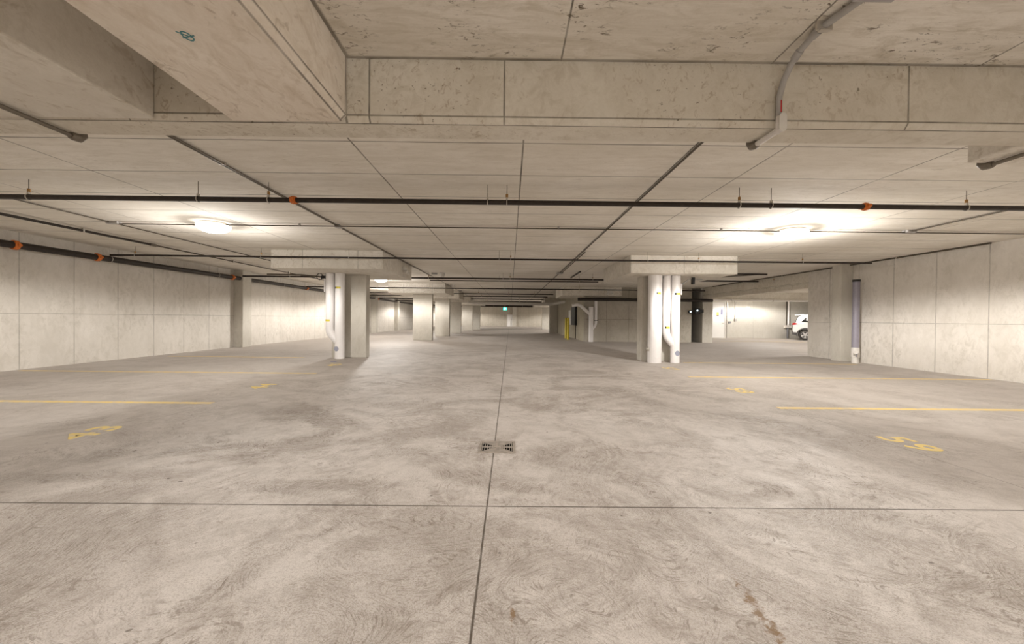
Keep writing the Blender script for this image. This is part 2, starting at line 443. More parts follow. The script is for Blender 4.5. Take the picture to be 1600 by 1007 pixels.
def prism(bm, poly, axis, a, b):
    """extrude a 2-D polygon along axis (0 x, 1 y, 2 z) from a to b"""
    def mk(u, v, w_):
        return {0: (w_, u, v), 1: (u, w_, v), 2: (u, v, w_)}[axis]
    A = [bm.verts.new(mk(u, v, a)) for u, v in poly]
    B = [bm.verts.new(mk(u, v, b)) for u, v in poly]
    bm.faces.new(A[::-1]); bm.faces.new(B)
    k = len(poly)
    for i in range(k): bm.faces.new((A[i], A[(i + 1) % k], B[(i + 1) % k], B[i]))
    return bm
def dup(root, loc, rz=0.0, label=None, group=None):
    r = root.copy(); COL.objects.link(r)
    r.matrix_basis = Matrix.Translation(loc) @ Matrix.Rotation(rz, 4, 'Z')
    if label: r['label'] = label
    if group: r['group'] = group
    for ch in list(root.children):
        c = ch.copy(); COL.objects.link(c); c.parent = r
        for g in list(ch.children):
            d = g.copy(); COL.objects.link(d); d.parent = c
    return r

# ------------------------------------------------------------------ the shell
ZC = EYE + 1.76            # ceiling
ZB = EYE + 1.33            # underside of the near beams
ZS = EYE + 1.27            # underside of the drop panels
XL, XR = -10.65, 10.50
Y0, Y1 = -9.0, 58.0
XE = 24.5                  # far side of the bay beyond the opening
GX, GY, GH = -0.11, 3.59, 0.150   # floor drain centre and half opening
bm = bmesh.new()
xs = [XL - 0.2, GX - GH, GX + GH, XE + 0.2]; ys = [Y0 - 0.2, GY - GH, GY + GH, Y1 + 0.2]
vv = [[bm.verts.new((x, y, 0)) for x in xs] for y in ys]
for j in range(3):
    for i in range(3):
        if (i, j) != (1, 1):
            bm.faces.new((vv[j][i], vv[j][i + 1], vv[j + 1][i + 1], vv[j + 1][i]))
struct('floor', bm, 'floor')
struct('ceiling', box(XL - 0.2, XE + 0.2, Y0 - 0.2, Y1 + 0.2, ZC, ZC + 0.25), 'ceil')
struct('wall_left', box(XL - 0.2, XL, Y0, Y1, 0, ZC), 'wall_l')
struct('wall_right', box(XR, XR + 0.35, Y0, 13.35, 0, ZC), 'wall_r')
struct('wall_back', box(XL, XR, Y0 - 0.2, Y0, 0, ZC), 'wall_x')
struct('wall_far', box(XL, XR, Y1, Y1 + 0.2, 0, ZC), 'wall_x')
# the service block on the right of the far aisle
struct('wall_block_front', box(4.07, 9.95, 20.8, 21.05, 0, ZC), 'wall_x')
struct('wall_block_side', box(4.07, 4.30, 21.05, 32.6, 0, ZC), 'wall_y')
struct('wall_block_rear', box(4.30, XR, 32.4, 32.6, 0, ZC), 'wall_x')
struct('wall_far_right', box(XR, XR + 0.2, 32.6, Y1, 0, ZC), 'wall_r')
struct('wall_recess', box(9.95, 10.52, 22.2, 22.4, 0, ZC), 'wall_y')
# the bay beyond the opening
struct('wall_bay_back', box(11.1, XE, 26.8, 27.0, 0, ZC), 'wall_pale')
struct('wall_bay_left', box(10.52, 11.10, 20.95, 27.0, 0, ZC), 'wall_pale')
struct('wall_bay_right', box(XE, XE + 0.2, 4.0, 27.0, 0, ZC), 'wall_pale')
struct('wall_bay_front', box(XR + 0.35, XE, 3.8, 4.0, 0, ZC), 'wall_pale')

# beams
def chamfer_beam(axis, a, b, c0, c1, z0, z1, ch=0.028):
    poly = [(c0, z1), (c0, z0 + ch * 1.4), (c0 + ch, z0), (c1 - 0.012, z0), (c1, z0 + 0.012), (c1, z1)]
    return prism(bmesh.new(), poly, axis, a, b)
tag(obj('concrete_beam', chamfer_beam(0, XL, XR, 2.61, 2.85, ZB, ZC), 'beam'),
    'wide board-formed concrete beam crossing the whole picture just above the camera', 'beam')
tag(obj('concrete_beam', prism(bmesh.new(), [(-1.90, ZC), (-1.90, ZB), (-1.17, ZB), (-1.13, ZB + 0.04), (-1.13, ZC)], 1, Y0, 2.61), 'beam_long'),
    'lengthwise concrete beam running in from the upper left to meet the cross beam', 'beam')
tag(obj('concrete_beam', box(XR, XR + 0.35, 13.35, 20.72, EYE + 1.18, ZC), 'beam'),
    'concrete header beam over the opening in the right wall', 'beam')
tag(obj('concrete_beam', box(11.1, XE, 23.2, 23.6, EYE + 1.24, ZC), 'beam'),
    'pale cross beam in the bay beyond the right opening, above the white car', 'beam')

# pilasters
for x0, x1, y0, y1, l in (
        (XL, -10.30, 14.7, 15.2, 'concrete pilaster on the left wall, nearest the camera'),
        (XL, -10.30, 29.2, 29.7, 'second concrete pilaster along the left wall, seen right of the first column'),
        (XL, -10.30, 35.0, 35.5, 'far narrow pilaster on the left wall just before the second column'),
        (10.13, XR, 11.6, 11.94, 'concrete pilaster on the right wall behind the grey standpipe'),
        (0.35, 0.95, 57.7, Y1, 'small pilaster beside the white door on the far end wall')):
    tag(obj('wall_pilaster', box(x0, x1, y0, y1, 0, ZC), 'column', bevel=0.01), l, 'pilaster')
tag(obj('wall_pilaster', box(10.50, 11.06, 20.70, 20.95, 0, EYE + 1.18), 'column', bevel=0.01),
    'pale concrete pier at the far end of the right opening, left of the white door', 'pilaster')

# columns with drop panels
def column(label, shaft, panel):
    x0, x1, y0, y1 = shaft
    c = thing('concrete_column', label, 'column', ((x0 + x1) / 2, (y0 + y1) / 2, 0))
    obj('shaft', box(x0, x1, y0, y1, 0, ZS if panel else ZC), 'column', c, bevel=0.015)
    if panel:
        a, b, d, e, z = panel
        obj('drop_panel', box(a, b, d, e, z, ZC), 'drop', c, bevel=0.012)
    return c
column('near left concrete column with two white drain pipes on its left side', (-5.33, -4.33, 11.45, 11.75), (-6.32, -3.37, 10.06, 13.0, ZS))
column('near right concrete column hidden behind three white drain pipes', (3.86, 4.82, 11.15, 11.55), (3.26, 6.20, 10.35, 13.3, ZS))
column('second concrete column on the left, wide and bare', (-5.24, -4.20, 20.5, 20.8), (-6.30, -3.35, 19.6, 22.5, ZS))
column('third concrete column in the left row', (-5.0, -4.03, 25.3, 25.6), (-6.1, -3.3, 24.5, 27.2, ZS))
column('fourth concrete column in the left row', (-4.83, -3.97, 30.7, 31.0), (-6.0, -3.1, 29.7, 32.3, ZS))
column('fifth concrete column in the left row, left of a thin dark joint', (-4.76, -3.72, 37.7, 38.1), (-5.9, -2.6, 36.6, 39.6, ZS))
column('last concrete column of the left row, beside the far bay', (-4.0, -3.2, 40.5, 40.9), None)
column('far right concrete column at the corner of the service block', (3.35, 4.06, 32.3, 32.65), (2.8, 5.9, 31.0, 34.0, ZS))
column('farthest concrete column on the right of the aisle', (3.7, 4.5, 44.0, 44.4), (2.7, 5.7, 42.8, 45.6, ZS))
tag(obj('drop_panel', box(2.8, 6.0, 20.45, 23.4, ZS, ZC), 'drop', bevel=0.012),
    'concrete drop panel over the corner of the service block, above the far white drain pipes', 'drop panel')
# their neighbours beside the camera: panels reach into the picture, shafts stand outside it
column('concrete column left of the camera whose wide soffit fills the upper left corner', (-5.05, -4.25, 0.8, 1.15), (-7.0, -2.43, -0.4, 2.61, ZB))
column('concrete column right of the camera whose soffit edge shows behind the cross beam', (4.35, 5.15, 0.9, 1.25), (3.79, 7.0, 2.85, 3.16, ZB))
tag(obj('concrete_beam', box(3.79, 7.0, 0.2, 2.61, ZB, ZC), 'drop'), 'low concrete soffit right of the camera joining the cross beam', 'beam')

# ------------------------------------------------------------------ lamps
def make_lamp():
    t = thing('ceiling_lamp', 'x', 'lamp', (0, 0, 0), 0, None)
    obj('canopy', lathe(bmesh.new(), [(0.0, 0.0), (0.22, 0.0), (0.235, -0.012), (0.24, -0.035), (0.0, -0.035)], 0, 0, 32), 'rim', t, smooth=True)
    prof = [(0.24, -0.036), (0.27, -0.045)] + [(0.275 * math.cos(a), -0.06 - 0.13 * math.sin(a)) for a in [math.pi / 2 * k / 9 for k in range(0, 10)]]
    obj('lens', lathe(bmesh.new(), prof, 0, 0, 32), 'lens', t, smooth=True)
    return t
lamp0 = make_lamp()
L = lamp_data()
spots = [(-5.66, 7.28, 'bright round ceiling lamp on the left, near the camera'),
         (5.38, 7.28, 'bright round ceiling lamp on the right, near the camera'),
         (-5.85, 17.2, 'far ceiling lamp seen under the left drop panel'),
         (-7.3, 23.6, 'ceiling lamp in the left bays beyond the second column'),
         (-7.2, 34.3, 'ceiling lamp in the left bays behind the fourth column'),
         (-6.5, 53.0, 'ceiling lamp near the left part of the far end wall'),
         (7.5, 53.0, 'ceiling lamp near the right part of the far end wall'),
         (7.0, 38.0, 'ceiling lamp behind the service block'),
         (15.8, 15.2, 'ceiling lamp in the bay beyond the right opening'),
         (16.4, 24.1, 'ceiling lamp close to the pale wall of the bay, behind its cross beam'),
         (20.0, 13.0, 'ceiling lamp over the front of the bay with the white car'),
         (0.4, -3.8, 'added fill lamp, unseen behind the camera over the aisle')]  # last one is an unseen lamp added to brighten the near end
for i, (x, y, l) in enumerate(spots):
    if i == 0:
        t = lamp0; t.matrix_basis = Matrix.Translation((x, y, ZC)); t['label'] = l
    else:
        t = dup(lamp0, (x, y, ZC), 0, l)
    t['group'] = 'round ceiling lamps'
    lo = bpy.data.objects.new('bulb_light', L); COL.objects.link(lo)
    lo.parent = t; lo.location = (0, 0, -0.36)
    if 'over the aisle' in l: lo.data = L.copy(); lo.data.energy = LAMP_W * 0.5
    if 'drop panel' in l: lo.data = L.copy(); lo.data.energy = LAMP_W * 0.5
    if 'left bays' in l: lo.data = L.copy(); lo.data.energy = LAMP_W * 0.65
    if 'cross beam' in l: lo.data = L.copy(); lo.data.energy = LAMP_W * 0.2
for x, y, l in ((-5.1, -0.8, 'ceiling lamp beside the camera on the left, outside the frame'), (5.3, -0.8, 'ceiling lamp beside the camera on the right, outside the frame')):
    t = dup(lamp0, (x, y, ZC), 0, l, 'round ceiling lamps')
    lo = bpy.data.objects.new('bulb_light', L); COL.objects.link(lo)
    lo.parent = t; lo.location = (0, 0, -0.36)
    lo.data = L.copy(); lo.data.energy = LAMP_W * 0.72

# ------------------------------------------------------------------ sprinkler pipes
def hanger(par, x, y, z, r, rod, clamp=False):
    """ring round a crosswise pipe with a rod to the slab"""
    h = bmesh.new()
    ring = [(x, y + (r + 0.006) * math.cos(a), z + (r + 0.006) * math.sin(a)) for a in [2 * math.pi * k / 16 for k in range(17)]]
    tube(h, ring, 0.006, 6)
    bx(h, x - 0.012, x + 0.012, y - 0.014, y + 0.014, z + r + 0.004, z + r + 0.035)
    ho = obj('hanger', h, 'zinc', par)
    b = bmesh.new()
    tube(b, [(x, y, z + r + 0.03), (x, y, ZC)], 0.0045, 6)
    obj('rod', b, 'brownpipe', par)
    if clamp:
        k = bmesh.new()
        tube(k, [(x, y, z + r + 0.03), (x, y, z + r + 0.075)], 0.017, 8)
        obj('bracket', k, 'brass', par)
def coupling_x(par, x, y, z, r):
    b = bmesh.new()
    tube(b, [(x - 0.035, y, z), (x - 0.02, y, z), (x - 0.015, y, z), (x + 0.015, y, z), (x + 0.02, y, z), (x + 0.035, y, z)], [r + .012, r + .012, r + .02, r + .02, r + .012, r + .012], 14)
    bx(b, x - 0.02, x + 0.02, y - r - 0.045, y - r - 0.01, z - 0.018, z + 0.018)
    bx(b, x - 0.02, x + 0.02, y + r + 0.01, y + r + 0.045, z - 0.018, z + 0.018)
    lab(obj('coupling', b, 'orange', par), 'orange pipe coupling')
ZP = EYE + 1.53
def cross_pipe(label, y, x0, x1, r, z, hang, long_=(), coup=()):
    t = thing('sprinkler_pipe', label, 'pipe', (x0, y, z))
    obj('pipe', tb([(x0, y, z), (x1, y, z)], r, 16), 'blackpipe', t, smooth=True)
    for x in hang: hanger(t, x, y, z, r, None, x not in long_)
    for x in coup: coupling_x(t, x, y, z, r)
    return t
def at_x(px, py, Y):      # width position of an image column on the plane at depth Y
    return (px - 797 + 0.01 * (py - 498)) * Y / 594.0
cross_pipe('nearest black sprinkler pipe crossing the whole ceiling in front of both bright lamps', 5.03, -10.34, XR, 0.033, ZP,
    [at_x(p, 315, 5.03) for p in (52, 313, 422, 762, 792, 1155, 1205, 1512)],
    [at_x(p, 315, 5.03) for p in (313, 762, 1205)], [at_x(461, 315, 5.03), at_x(1353, 323, 5.03)])
cross_pipe('second black sprinkler pipe, passing in front of both near drop panels', 9.85, -10.3, 9.38, 0.024, ZP,
    [at_x(p, 405, 9.85) for p in (215, 410, 546, 780, 798, 1012, 1092, 1255)], [at_x(p, 405, 9.85) for p in (546, 780, 1012)])
cross_pipe('third black sprinkler pipe, strung between the two near drop panels', 14.7, -10.3, 9.6, 0.033, ZP,
    [at_x(p, 437, 14.7) for p in (455, 670, 786, 797, 926, 1210)], [at_x(786, 437, 14.7)])
cross_pipe('fourth black sprinkler pipe just behind the third', 15.6, -3.3, 3.6, 0.022, ZP, [at_x(p, 440, 15.6) for p in (780, 905)])
cross_pipe('fifth black sprinkler pipe crossing in front of the second column drop panel', 19.3, -10.3, 9.9, 0.028, ZP - 0.03,
    [at_x(p, 453, 19.3) for p in (590, 672, 789, 905)], [at_x(789, 453, 19.3)])
for y, x0, x1, r, dz, l in ((23.9, -10.3, 2.7, .03, 0, 'sixth sprinkler pipe across the far aisle'), (26.6, -10.3, 2.6, .03, 0, 'seventh sprinkler pipe across the far aisle'),
        (30.0, -10.3, 2.7, .04, -0.02, 'eighth sprinkler pipe across the far aisle'), (34.2, -10.3, 3.2, .05, -0.02, 'ninth sprinkler pipe across the far aisle'),
        (46.5, -10.3, 4.8, .12, -0.02, 'thick dark pipe across the far end of the aisle above the exit sign')):
    cross_pipe(l, y, x0, x1, r, ZP + dz, (-2.0, -0.1, 1.5))
# heavy main hugging the service block
t = thing('sprinkler_main', 'thick black pipe along the front of the service block, ending by the right opening', 'pipe', (4.0, 20.55, EYE + 1.08))
obj('pipe', tb([(3.65, 20.55, EYE + 1.08), (10.95, 20.55, EYE + 1.08)], 0.085, 16), 'blackpipe', t, smooth=True)
for x in (5.2, 7.0, 8.9):
    b = bmesh.new(); bx(b, x - 0.02, x + 0.02, 20.46, 20.8, EYE + 1.165, EYE + 1.19); obj('bracket', b, 'zinc', t)
# heavy main along the left wall
XM, ZM = -10.42, EYE + 1.44
t = thing('sprinkler_main', 'thick black main pipe with orange couplings running along the top of the left wall', 'pipe', (XM, 2, ZM))
obj('pipe', tb([(XM, Y0 + 0.05, ZM), (XM, 56, ZM)], 0.075, 16), 'blackpipe', t, smooth=True)
for y in (8.05, 9.65, 14.3, 19.5, 24.5, 30):
    b = bmesh.new()
    tube(b, [(XM, y - 0.045, ZM), (XM, y - 0.03, ZM), (XM, y + 0.03, ZM), (XM, y + 0.045, ZM)], [0.087, 0.1, 0.1, 0.087], 14)
    bx(b, XM + 0.085, XM + 0.13, y - 0.03, y + 0.03, ZM - 0.022, ZM + 0.022)
    bx(b, XM - 0.13, XM - 0.085, y - 0.03, y + 0.03, ZM - 0.022, ZM + 0.022)
    lab(obj('coupling', b, 'orange', t), 'orange pipe coupling')
for y in (6.4, 9.95, 13.6, 17.5, 21.5, 27.0):
    h = bmesh.new()
    tube(h, [(XM + 0.082 * math.cos(a), y, ZM + 0.082 * math.sin(a)) for a in [2 * math.pi * k / 16 for k in range(17)]], 0.008, 6)
    tube(h, [(XM, y, ZM + 0.08), (XM, y, ZC)], 0.006, 6)
    obj('hanger', h, 'zinc', t)
# small lengthwise pipe nearer the aisle
XQ = -8.72
t = thing('sprinkler_pipe', 'slim black pipe running lengthwise under the left ceiling, thinning to conduit', 'pipe', (XQ, 5, ZC - 0.06))
obj('pipe', tb([(XQ, 5.1, ZC - 0.06), (XQ, 9.3, ZC - 0.055)], 0.026, 12), 'blackpipe', t, smooth=True)
lab(obj('conduit', tb([(XQ, 9.3, ZC - 0.055), (XQ, 20.0, ZC - 0.05)], 0.018, 10), 'darkconduit', t, smooth=True), 'thin dark conduit')
obj('coupling', tb([(XQ, 9.25, ZC - 0.055), (XQ, 9.4, ZC - 0.055)], 0.035, 12), 'brownpipe', t, smooth=True)
for y in (7.8, 12.0, 15.0):
    b = bmesh.new(); bx(b, XQ - 0.03, XQ + 0.03, y - 0.015, y + 0.015, ZC - 0.09, ZC); obj('clip', b, 'zinc', t)

# ------------------------------------------------------------------ ceiling conduits
def conduit(label, runs, mat, r=0.012, clips=(), boxes=()):
    p = runs[0][0]
    t = thing('conduit', label, 'conduit', p)
    for k, run in enumerate(runs):
        obj('pipe', tb(fillet(run, 0.08) if len(run) > 2 else run, r, 10), mat, t, smooth=True)
    for (x, y) in clips:
        b = bmesh.new(); bx(b, x - 0.035, x + 0.035, y - 0.012, y + 0.012, ZC - 2.4 * r - 0.004, ZC); obj('clip', b, 'zinc', t)
    for (x, y, sx, sy) in boxes:
        b = bmesh.new(); bx(b, x - sx, x + sx, y - sy, y + sy, ZC - 0.05, ZC); obj('junction_box', b, 'conduit', t, bevel=0.008)
    return t
zc = ZC - 0.02
conduit('thin dark conduit crossing the ceiling between the two bright lamps', [[(-7.45, 7.23, ZC - 0.046), (XR, 7.23, ZC - 0.046)]], 'darkconduit', 0.011,
    [], [(-4.0, 7.23, .02, .012), (0.9, 7.23, .02, .012), (4.0, 7.23, .02, .012), (-7.5, 7.23, 0.11, 0.05), (7.6, 7.23, 0.09, 0.06)])
conduit('thin conduit running lengthwise past the left junction box', [[(-7.55, 5.0, zc), (-7.55, 16.8, zc)]], 'darkconduit', 0.011, [(-7.55, 9.3), (-7.55, 12.0)])
conduit('pair of thin conduits running lengthwise left of the aisle', [[(-3.30, 2.86, zc), (-3.30, 34.0, zc)], [(-3.335, 2.86, zc), (-3.335, 16.0, zc)]], 'brownpipe', 0.0095,
    [(-3.32, 4.4), (-3.32, 6.9), (-3.32, 9.6), (-3.32, 13.5)], [(-3.32, 7.35, 0.05, 0.07), (-3.0, 15.0, 0.1, 0.1), (-3.2, 24.0, .12, .12)])
conduit('dark conduit running lengthwise over the right half of the aisle', [[(1.86, 2.86, zc), (1.86, 30.0, zc)], [(1.93, 9.9, zc), (1.93, 14.3, zc)]], 'darkconduit', 0.012,
    [(1.86, 5.8), (1.86, 10.0)], [(1.86, 14.4, 0.11, 0.12)])
conduit('short dark conduit stub by the right junction box', [[(2.55, 13.9, zc), (2.55, 16.0, zc)]], 'blackpipe', 0.03)
conduit('thin conduit running lengthwise from the right junction box', [[(7.62, 5.06, zc), (7.62, 7.23, zc)]], 'darkconduit', 0.013)
conduit('conduit along the right wall top, near the header beam', [[(XR - 0.1, 8.2, zc), (XR - 0.1, 19.5, zc)]], 'darkconduit', 0.02, [(XR - 0.1, 10.2), (XR - 0.1, 14.5)])
conduit('thin conduit slanting behind the right drop panel', [[(6.9, 16.7, zc), (9.3, 14.2, zc)]], 'darkconduit', 0.02)
conduit('conduit along the underside of the far right ceiling, behind the near drop panel', [[(5.4, 13.9, ZC - .05), (9.4, 13.9, ZC - .05)]], 'blackpipe', 0.03)

# heavy grey conduit with an elbow on the near beam
t = thing('conduit', 'grey plastic conduit curving from the ceiling down the face of the near cross beam', 'conduit', (1.81, 2.0, ZC))
yb = 2.61 - 0.026
P1 = [(1.87, 2.035, ZC - 0.028), (1.82, 2.24, ZC - 0.028)]
arc = [(1.815, 2.30, ZC - 0.03), (1.812, 2.40, ZC - 0.05), (1.81, 2.48, ZC - 0.09), (1.81, 2.545, ZC - 0.155), (1.81, yb, ZC - 0.24), (1.81, yb, ZB + 0.03)]
obj('pipe', tb(P1 + arc, 0.0195, 14), 'conduit', t, smooth=True)
obj('coupling', tb([(1.818, 2.262, ZC - 0.0285), (1.815, 2.31, ZC - 0.031)], 0.025, 14), 'conduit', t, smooth=True)
obj('coupling', tb([(1.812, 2.405, ZC - 0.052), (1.81, 2.45, ZC - 0.073)], 0.0245, 14), 'conduit', t, smooth=True)
b = bmesh.new(); bx(b, 1.775, 1.865, 2.225, 2.24, ZC - 0.055, ZC); bx(b, 1.79, 1.85, 2.22, 2.245, ZC - 0.058, ZC - 0.05); obj('strap', b, 'zinc', t)
b = bmesh.new(); bx(b, 1.808, 1.815, yb - 0.021, yb - 0.018, ZB + 0.08, ZB + 0.16); lab(obj('marking', b, 'red', t), 'small red printed line')
# conduit body at the beam's lower edge
b = bmesh.new()
tube(b, [(1.81, yb - 0.01, ZB + 0.055), (1.81, yb - 0.012, ZB + 0.03), (1.81, yb - 0.012, ZB - 0.03), (1.81, yb + 0.02, ZB - 0.036)], [0.022, 0.027, 0.028, 0.02], 14)
eb = obj('elbow_body', b, 'conduitpale', t, smooth=True)
pl = bmesh.new()
poly = [(0.026 * math.cos(a) , 0.026 * math.sin(a) + (0.036 if math.sin(a) > 0 else -0.036)) for a in [2 * math.pi * (k + .5) / 20 for k in range(20)]]
prism(pl, [(1.81 + u, ZB + 0.003 + v) for u, v in poly], 1, yb - 0.046, yb - 0.034)
lab(obj('cover_plate', pl, 'offwhite', t, bevel=0.003), 'pale oblong cover plate')
obj('pipe', tb([(1.81, yb + 0.01, ZB - 0.03), (1.80, 2.80, ZB - 0.03)], 0.0195, 14), 'conduitpale', t, smooth=True)
b = bmesh.new()
tube(b, [(1.80, 2.79, ZB - 0.03), (1.80, 2.815, ZB - 0.03), (1.80, 2.85, ZB - 0.022), (1.80, 2.875, ZB + 0.01), (1.80, 2.88, ZB + 0.06)], [0.024, 0.03, 0.03, 0.028, 0.022], 14)
lab(obj('end_elbow', b, 'brownpipe', t, smooth=True), 'dull metal elbow at the far edge of the beam')
tag(obj('junction_box', box(1.80, 2.02, 1.70, 2.035, ZC - 0.055, ZC), 'conduit', bevel=0.006), 'flat grey junction box at the top edge of the picture where the curved conduit starts', 'junction box')

def soffit_conduit(label, X, y0, y1):
    t = thing('conduit', label, 'conduit', (X, y0, ZB))
    obj('pipe', tb([(X, y0, ZB - 0.024), (X, y1 - 0.03, ZB - 0.024)], 0.015, 12), 'brownpipe', t, smooth=True)
    b = bmesh.new()
    tube(b, [(X, y1 - 0.05, ZB - 0.024), (X, y1 - 0.03, ZB - 0.024), (X, y1 + 0.005, ZB - 0.02), (X, y1 + 0.03, ZB + 0.01), (X, y1 + 0.032, ZB + 0.05)], [0.024, 0.03, 0.032, 0.03, 0.022], 12)
    obj('end_elbow', b, 'brownpipe', t, smooth=True)
soffit_conduit('short conduit under the soffit at the far right edge, ending in an elbow', 3.95, 2.2, 3.16)
soffit_conduit('short conduit under the upper left soffit, ending in an elbow at its far edge', -3.22, 1.7, 2.85)

# green-blue chalk mark on the lengthwise beam
b = bmesh.new()
cx0, cy0 = -1.55, 1.83
tube(b, [(cx0 + 0.020 * math.cos(a), cy0 + 0.03 * math.sin(a), ZB - 0.0005) for a in [2 * math.pi * k / 14 for k in range(15)]], 0.0035, 5)
tube(b, [(cx0 - 0.03, cy0 + 0.012, ZB - 0.0005), (cx0 + 0.035, cy0 - 0.004, ZB - 0.0005)], 0.003, 5)
tube(b, [(cx0 - 0.03, cy0 - 0.03, ZB - 0.0005), (cx0 + 0.02, cy0 + 0.012, ZB - 0.0005)], 0.003, 5)
tag(obj('chalk_mark', b, 'teal'), 'small teal scribbled mark on the underside of the lengthwise beam', 'mark')

# ------------------------------------------------------------------ white drain stacks
def sticker(par, x, y, r, z, a0, a1, h=0.028, z2=None):
    """warning label wrapped round a pipe: dark end and yellow body"""
    am = a0 + (a1 - a0) * 0.25
    lab(obj('sticker', lathe(bmesh.new(), [(r + 0.002, z - h), (r + 0.002, z + h)], x, y, 10, (am, a1)), 'stickery', par, smooth=True), 'yellow pipe label')
    lab(obj('sticker', lathe(bmesh.new(), [(r + 0.002, z - h), (r + 0.002, z + h)], x, y, 5, (a0, am)), 'black', par, smooth=True), 'black end of the pipe label')
def zat(py, px, Y): return EYE - (py - 498 - 0.01 * (px - 797)) * Y / 594.0
R = math.radians
# left stack
Yp = 11.15
xa, xb = at_x(516.5, 500, Yp), at_x(531.5, 500, Yp)
t = thing('drain_stack', 'pair of white drain pipes joining beside the near left column', 'pipe', (xb, Yp, 0))
obj('main_pipe', tb([(xb, Yp, 0), (xb, Yp, ZS)], 0.135, 28), 'white', t, smooth=True)
obj('branch_pipe', tb(fillet([(xa, Yp, ZS), (xa, Yp, zat(521, 516, Yp)), (xb, Yp, zat(536, 530, Yp))], 0.16), 0.122, 24), 'white', t, smooth=True)
obj('base_sleeve', tb([(xa + 0.09, Yp + 0.16, 0), (xa + 0.09, Yp + 0.16, 0.55)], 0.1, 20), 'column', t, smooth=True)
sticker(t, xb, Yp, 0.135, zat(450.5, 530, Yp), R(225), R(300))
sticker(t, xa, Yp, 0.122, zat(501, 515, Yp), R(200), R(290))
b = bmesh.new()
zz = zat(545, 527, Yp)
prism(b, [(xb - 0.035 + 0.065 * math.cos(a), zz + 0.07 * math.sin(a)) for a in [2 * math.pi * k / 16 for k in range(16)]], 1, Yp - 0.140, Yp - 0.125)
lab(obj('sticker', b, 'stickerg', t), 'round grey sticker')
# small pipework left of it
t = thing('valve_riser', 'small white riser with a dark valve left of the left drain pipes', 'pipe', (-5.52, 11.3, 2.0))
obj('pipe', tb([(-5.50, 11.3, zat(457, 508, 11.3)), (-5.50, 11.3, ZS)], 0.026, 10), 'white', t, smooth=True)
obj('arm', tb([(-7.2, 11.3, ZS - 0.03), (-6.2, 11.3, ZS - 0.04), (-5.5, 11.3, ZS - 0.1)], 0.022, 10), 'darkconduit', t, smooth=True)
b = bmesh.new(); tube(b, [(-5.60, 11.3, ZS - 0.10), (-5.46, 11.3, ZS - 0.10)], 0.05, 10)
tube(b, [(-5.62 + 0.09 * math.cos(a), 11.24, ZS - 0.09 + 0.09 * math.sin(a)) for a in [2 * math.pi * k / 12 for k in range(13)]], 0.012, 6)
obj('valve', b, 'black', t, smooth=True)
# right stacks
Yr = 10.85
xA, xB, xC = at_x(1023.5, 500, Yr), at_x(1041.5, 500, Yr), at_x(1055.5, 500, Yr)
t = thing('drain_stack', 'thickest white drain pipe at the near right column, leftmost of three', 'pipe', (xA, Yr, 0))
obj('main_pipe', tb([(xA, Yr, 0), (xA, Yr, ZS)], 0.19, 32), 'white', t, smooth=True)
sticker(t, xA, Yr, 0.19, zat(459.5, 1026, Yr), R(262), R(300), 0.03)
lab(obj('cleanout', tb([(xA - 0.12, Yr - 0.02, 0.34), (xA - 0.24, Yr - 0.05, 0.42)], 0.05, 14), 'zinc', t, smooth=True), 'grey metal cleanout plug')
t = thing('drain_stack', 'two white drain pipes joining at the right side of the near right column', 'pipe', (xC, Yr, 0))
obj('main_pipe', tb([(xC, Yr, 0), (xC, Yr, ZS)], 0.128, 28), 'white', t, smooth=True)
obj('branch_pipe', tb(fillet([(xB, Yr, ZS), (xB, Yr, zat(526, 1041, Yr)), (xC - 0.02, Yr, zat(541, 1055, Yr))], 0.16), 0.105, 24), 'white', t, smooth=True)
sticker(t, xC, Yr, 0.128, zat(460, 1057, Yr), R(240), R(310), 0.03)
sticker(t, xB, Yr, 0.105, zat(512, 1041, Yr), R(230), R(310), 0.03)
b = bmesh.new()
zz = zat(552, 1056, Yr)
prism(b, [(xC + 0.02 + 0.065 * math.cos(a), zz + 0.075 * math.sin(a)) for a in [2 * math.pi * k / 16 for k in range(16)]], 1, Yr - 0.135, Yr - 0.115)
lab(obj('sticker', b, 'stickerg', t), 'round grey sticker')
t = thing('valve_riser', 'small white riser with a dark valve right of the right drain pipes', 'pipe', (4.95, 11.1, 2.0))
obj('pipe', tb([(4.99, 11.1, zat(461, 1064, 11.1)), (4.99, 11.1, zat(444, 1064, 11.1))], 0.03, 10), 'white', t, smooth=True)
obj('arm', tb(fillet([(4.99, 11.1, zat(446, 1064, 11.1)), (5.25, 11.1, ZS - 0.05), (5.75, 11.4, ZS - 0.05)], 0.1), 0.022, 10), 'conduit', t, smooth=True)
b = bmesh.new(); bx(b, 5.30, 5.37, 11.05, 11.15, ZS - 0.22, ZS - 0.02); obj('valve', b, 'black', t)

# far drain pipes on the service block
Yq = 20.55
t = thing('drain_stack', 'far white drain pipes with a slanting branch at the corner of the service block', 'pipe', (4.45, Yq, 0))
xm = at_x(923.5, 500, Yq)
obj('main_pipe', tb([(xm, Yq, 0), (xm, Yq, zat(480, 923, Yq))], 0.125, 20), 'white', t, smooth=True)
obj('branch_pipe', tb(fillet([(3.35, Yq, zat(478, 893, Yq)), (3.72, Yq, zat(476, 903, Yq)), (xm, Yq, zat(493, 921, Yq))], 0.2), 0.085, 18), 'white', t, smooth=True)
obj('side_pipe', tb(fillet([(xm + 0.26, Yq, zat(471, 930, Yq)), (xm + 0.26, Yq, zat(508, 930, Yq)), (xm + 0.02, Yq, zat(516, 925, Yq))], 0.2), 0.075, 18), 'white', t, smooth=True)
obj('clamp', box(xm + 0.17, xm + 0.36, Yq - 0.09, Yq + 0.09, zat(501.5, 930, Yq), zat(500.5, 930, Yq)), 'black', t)
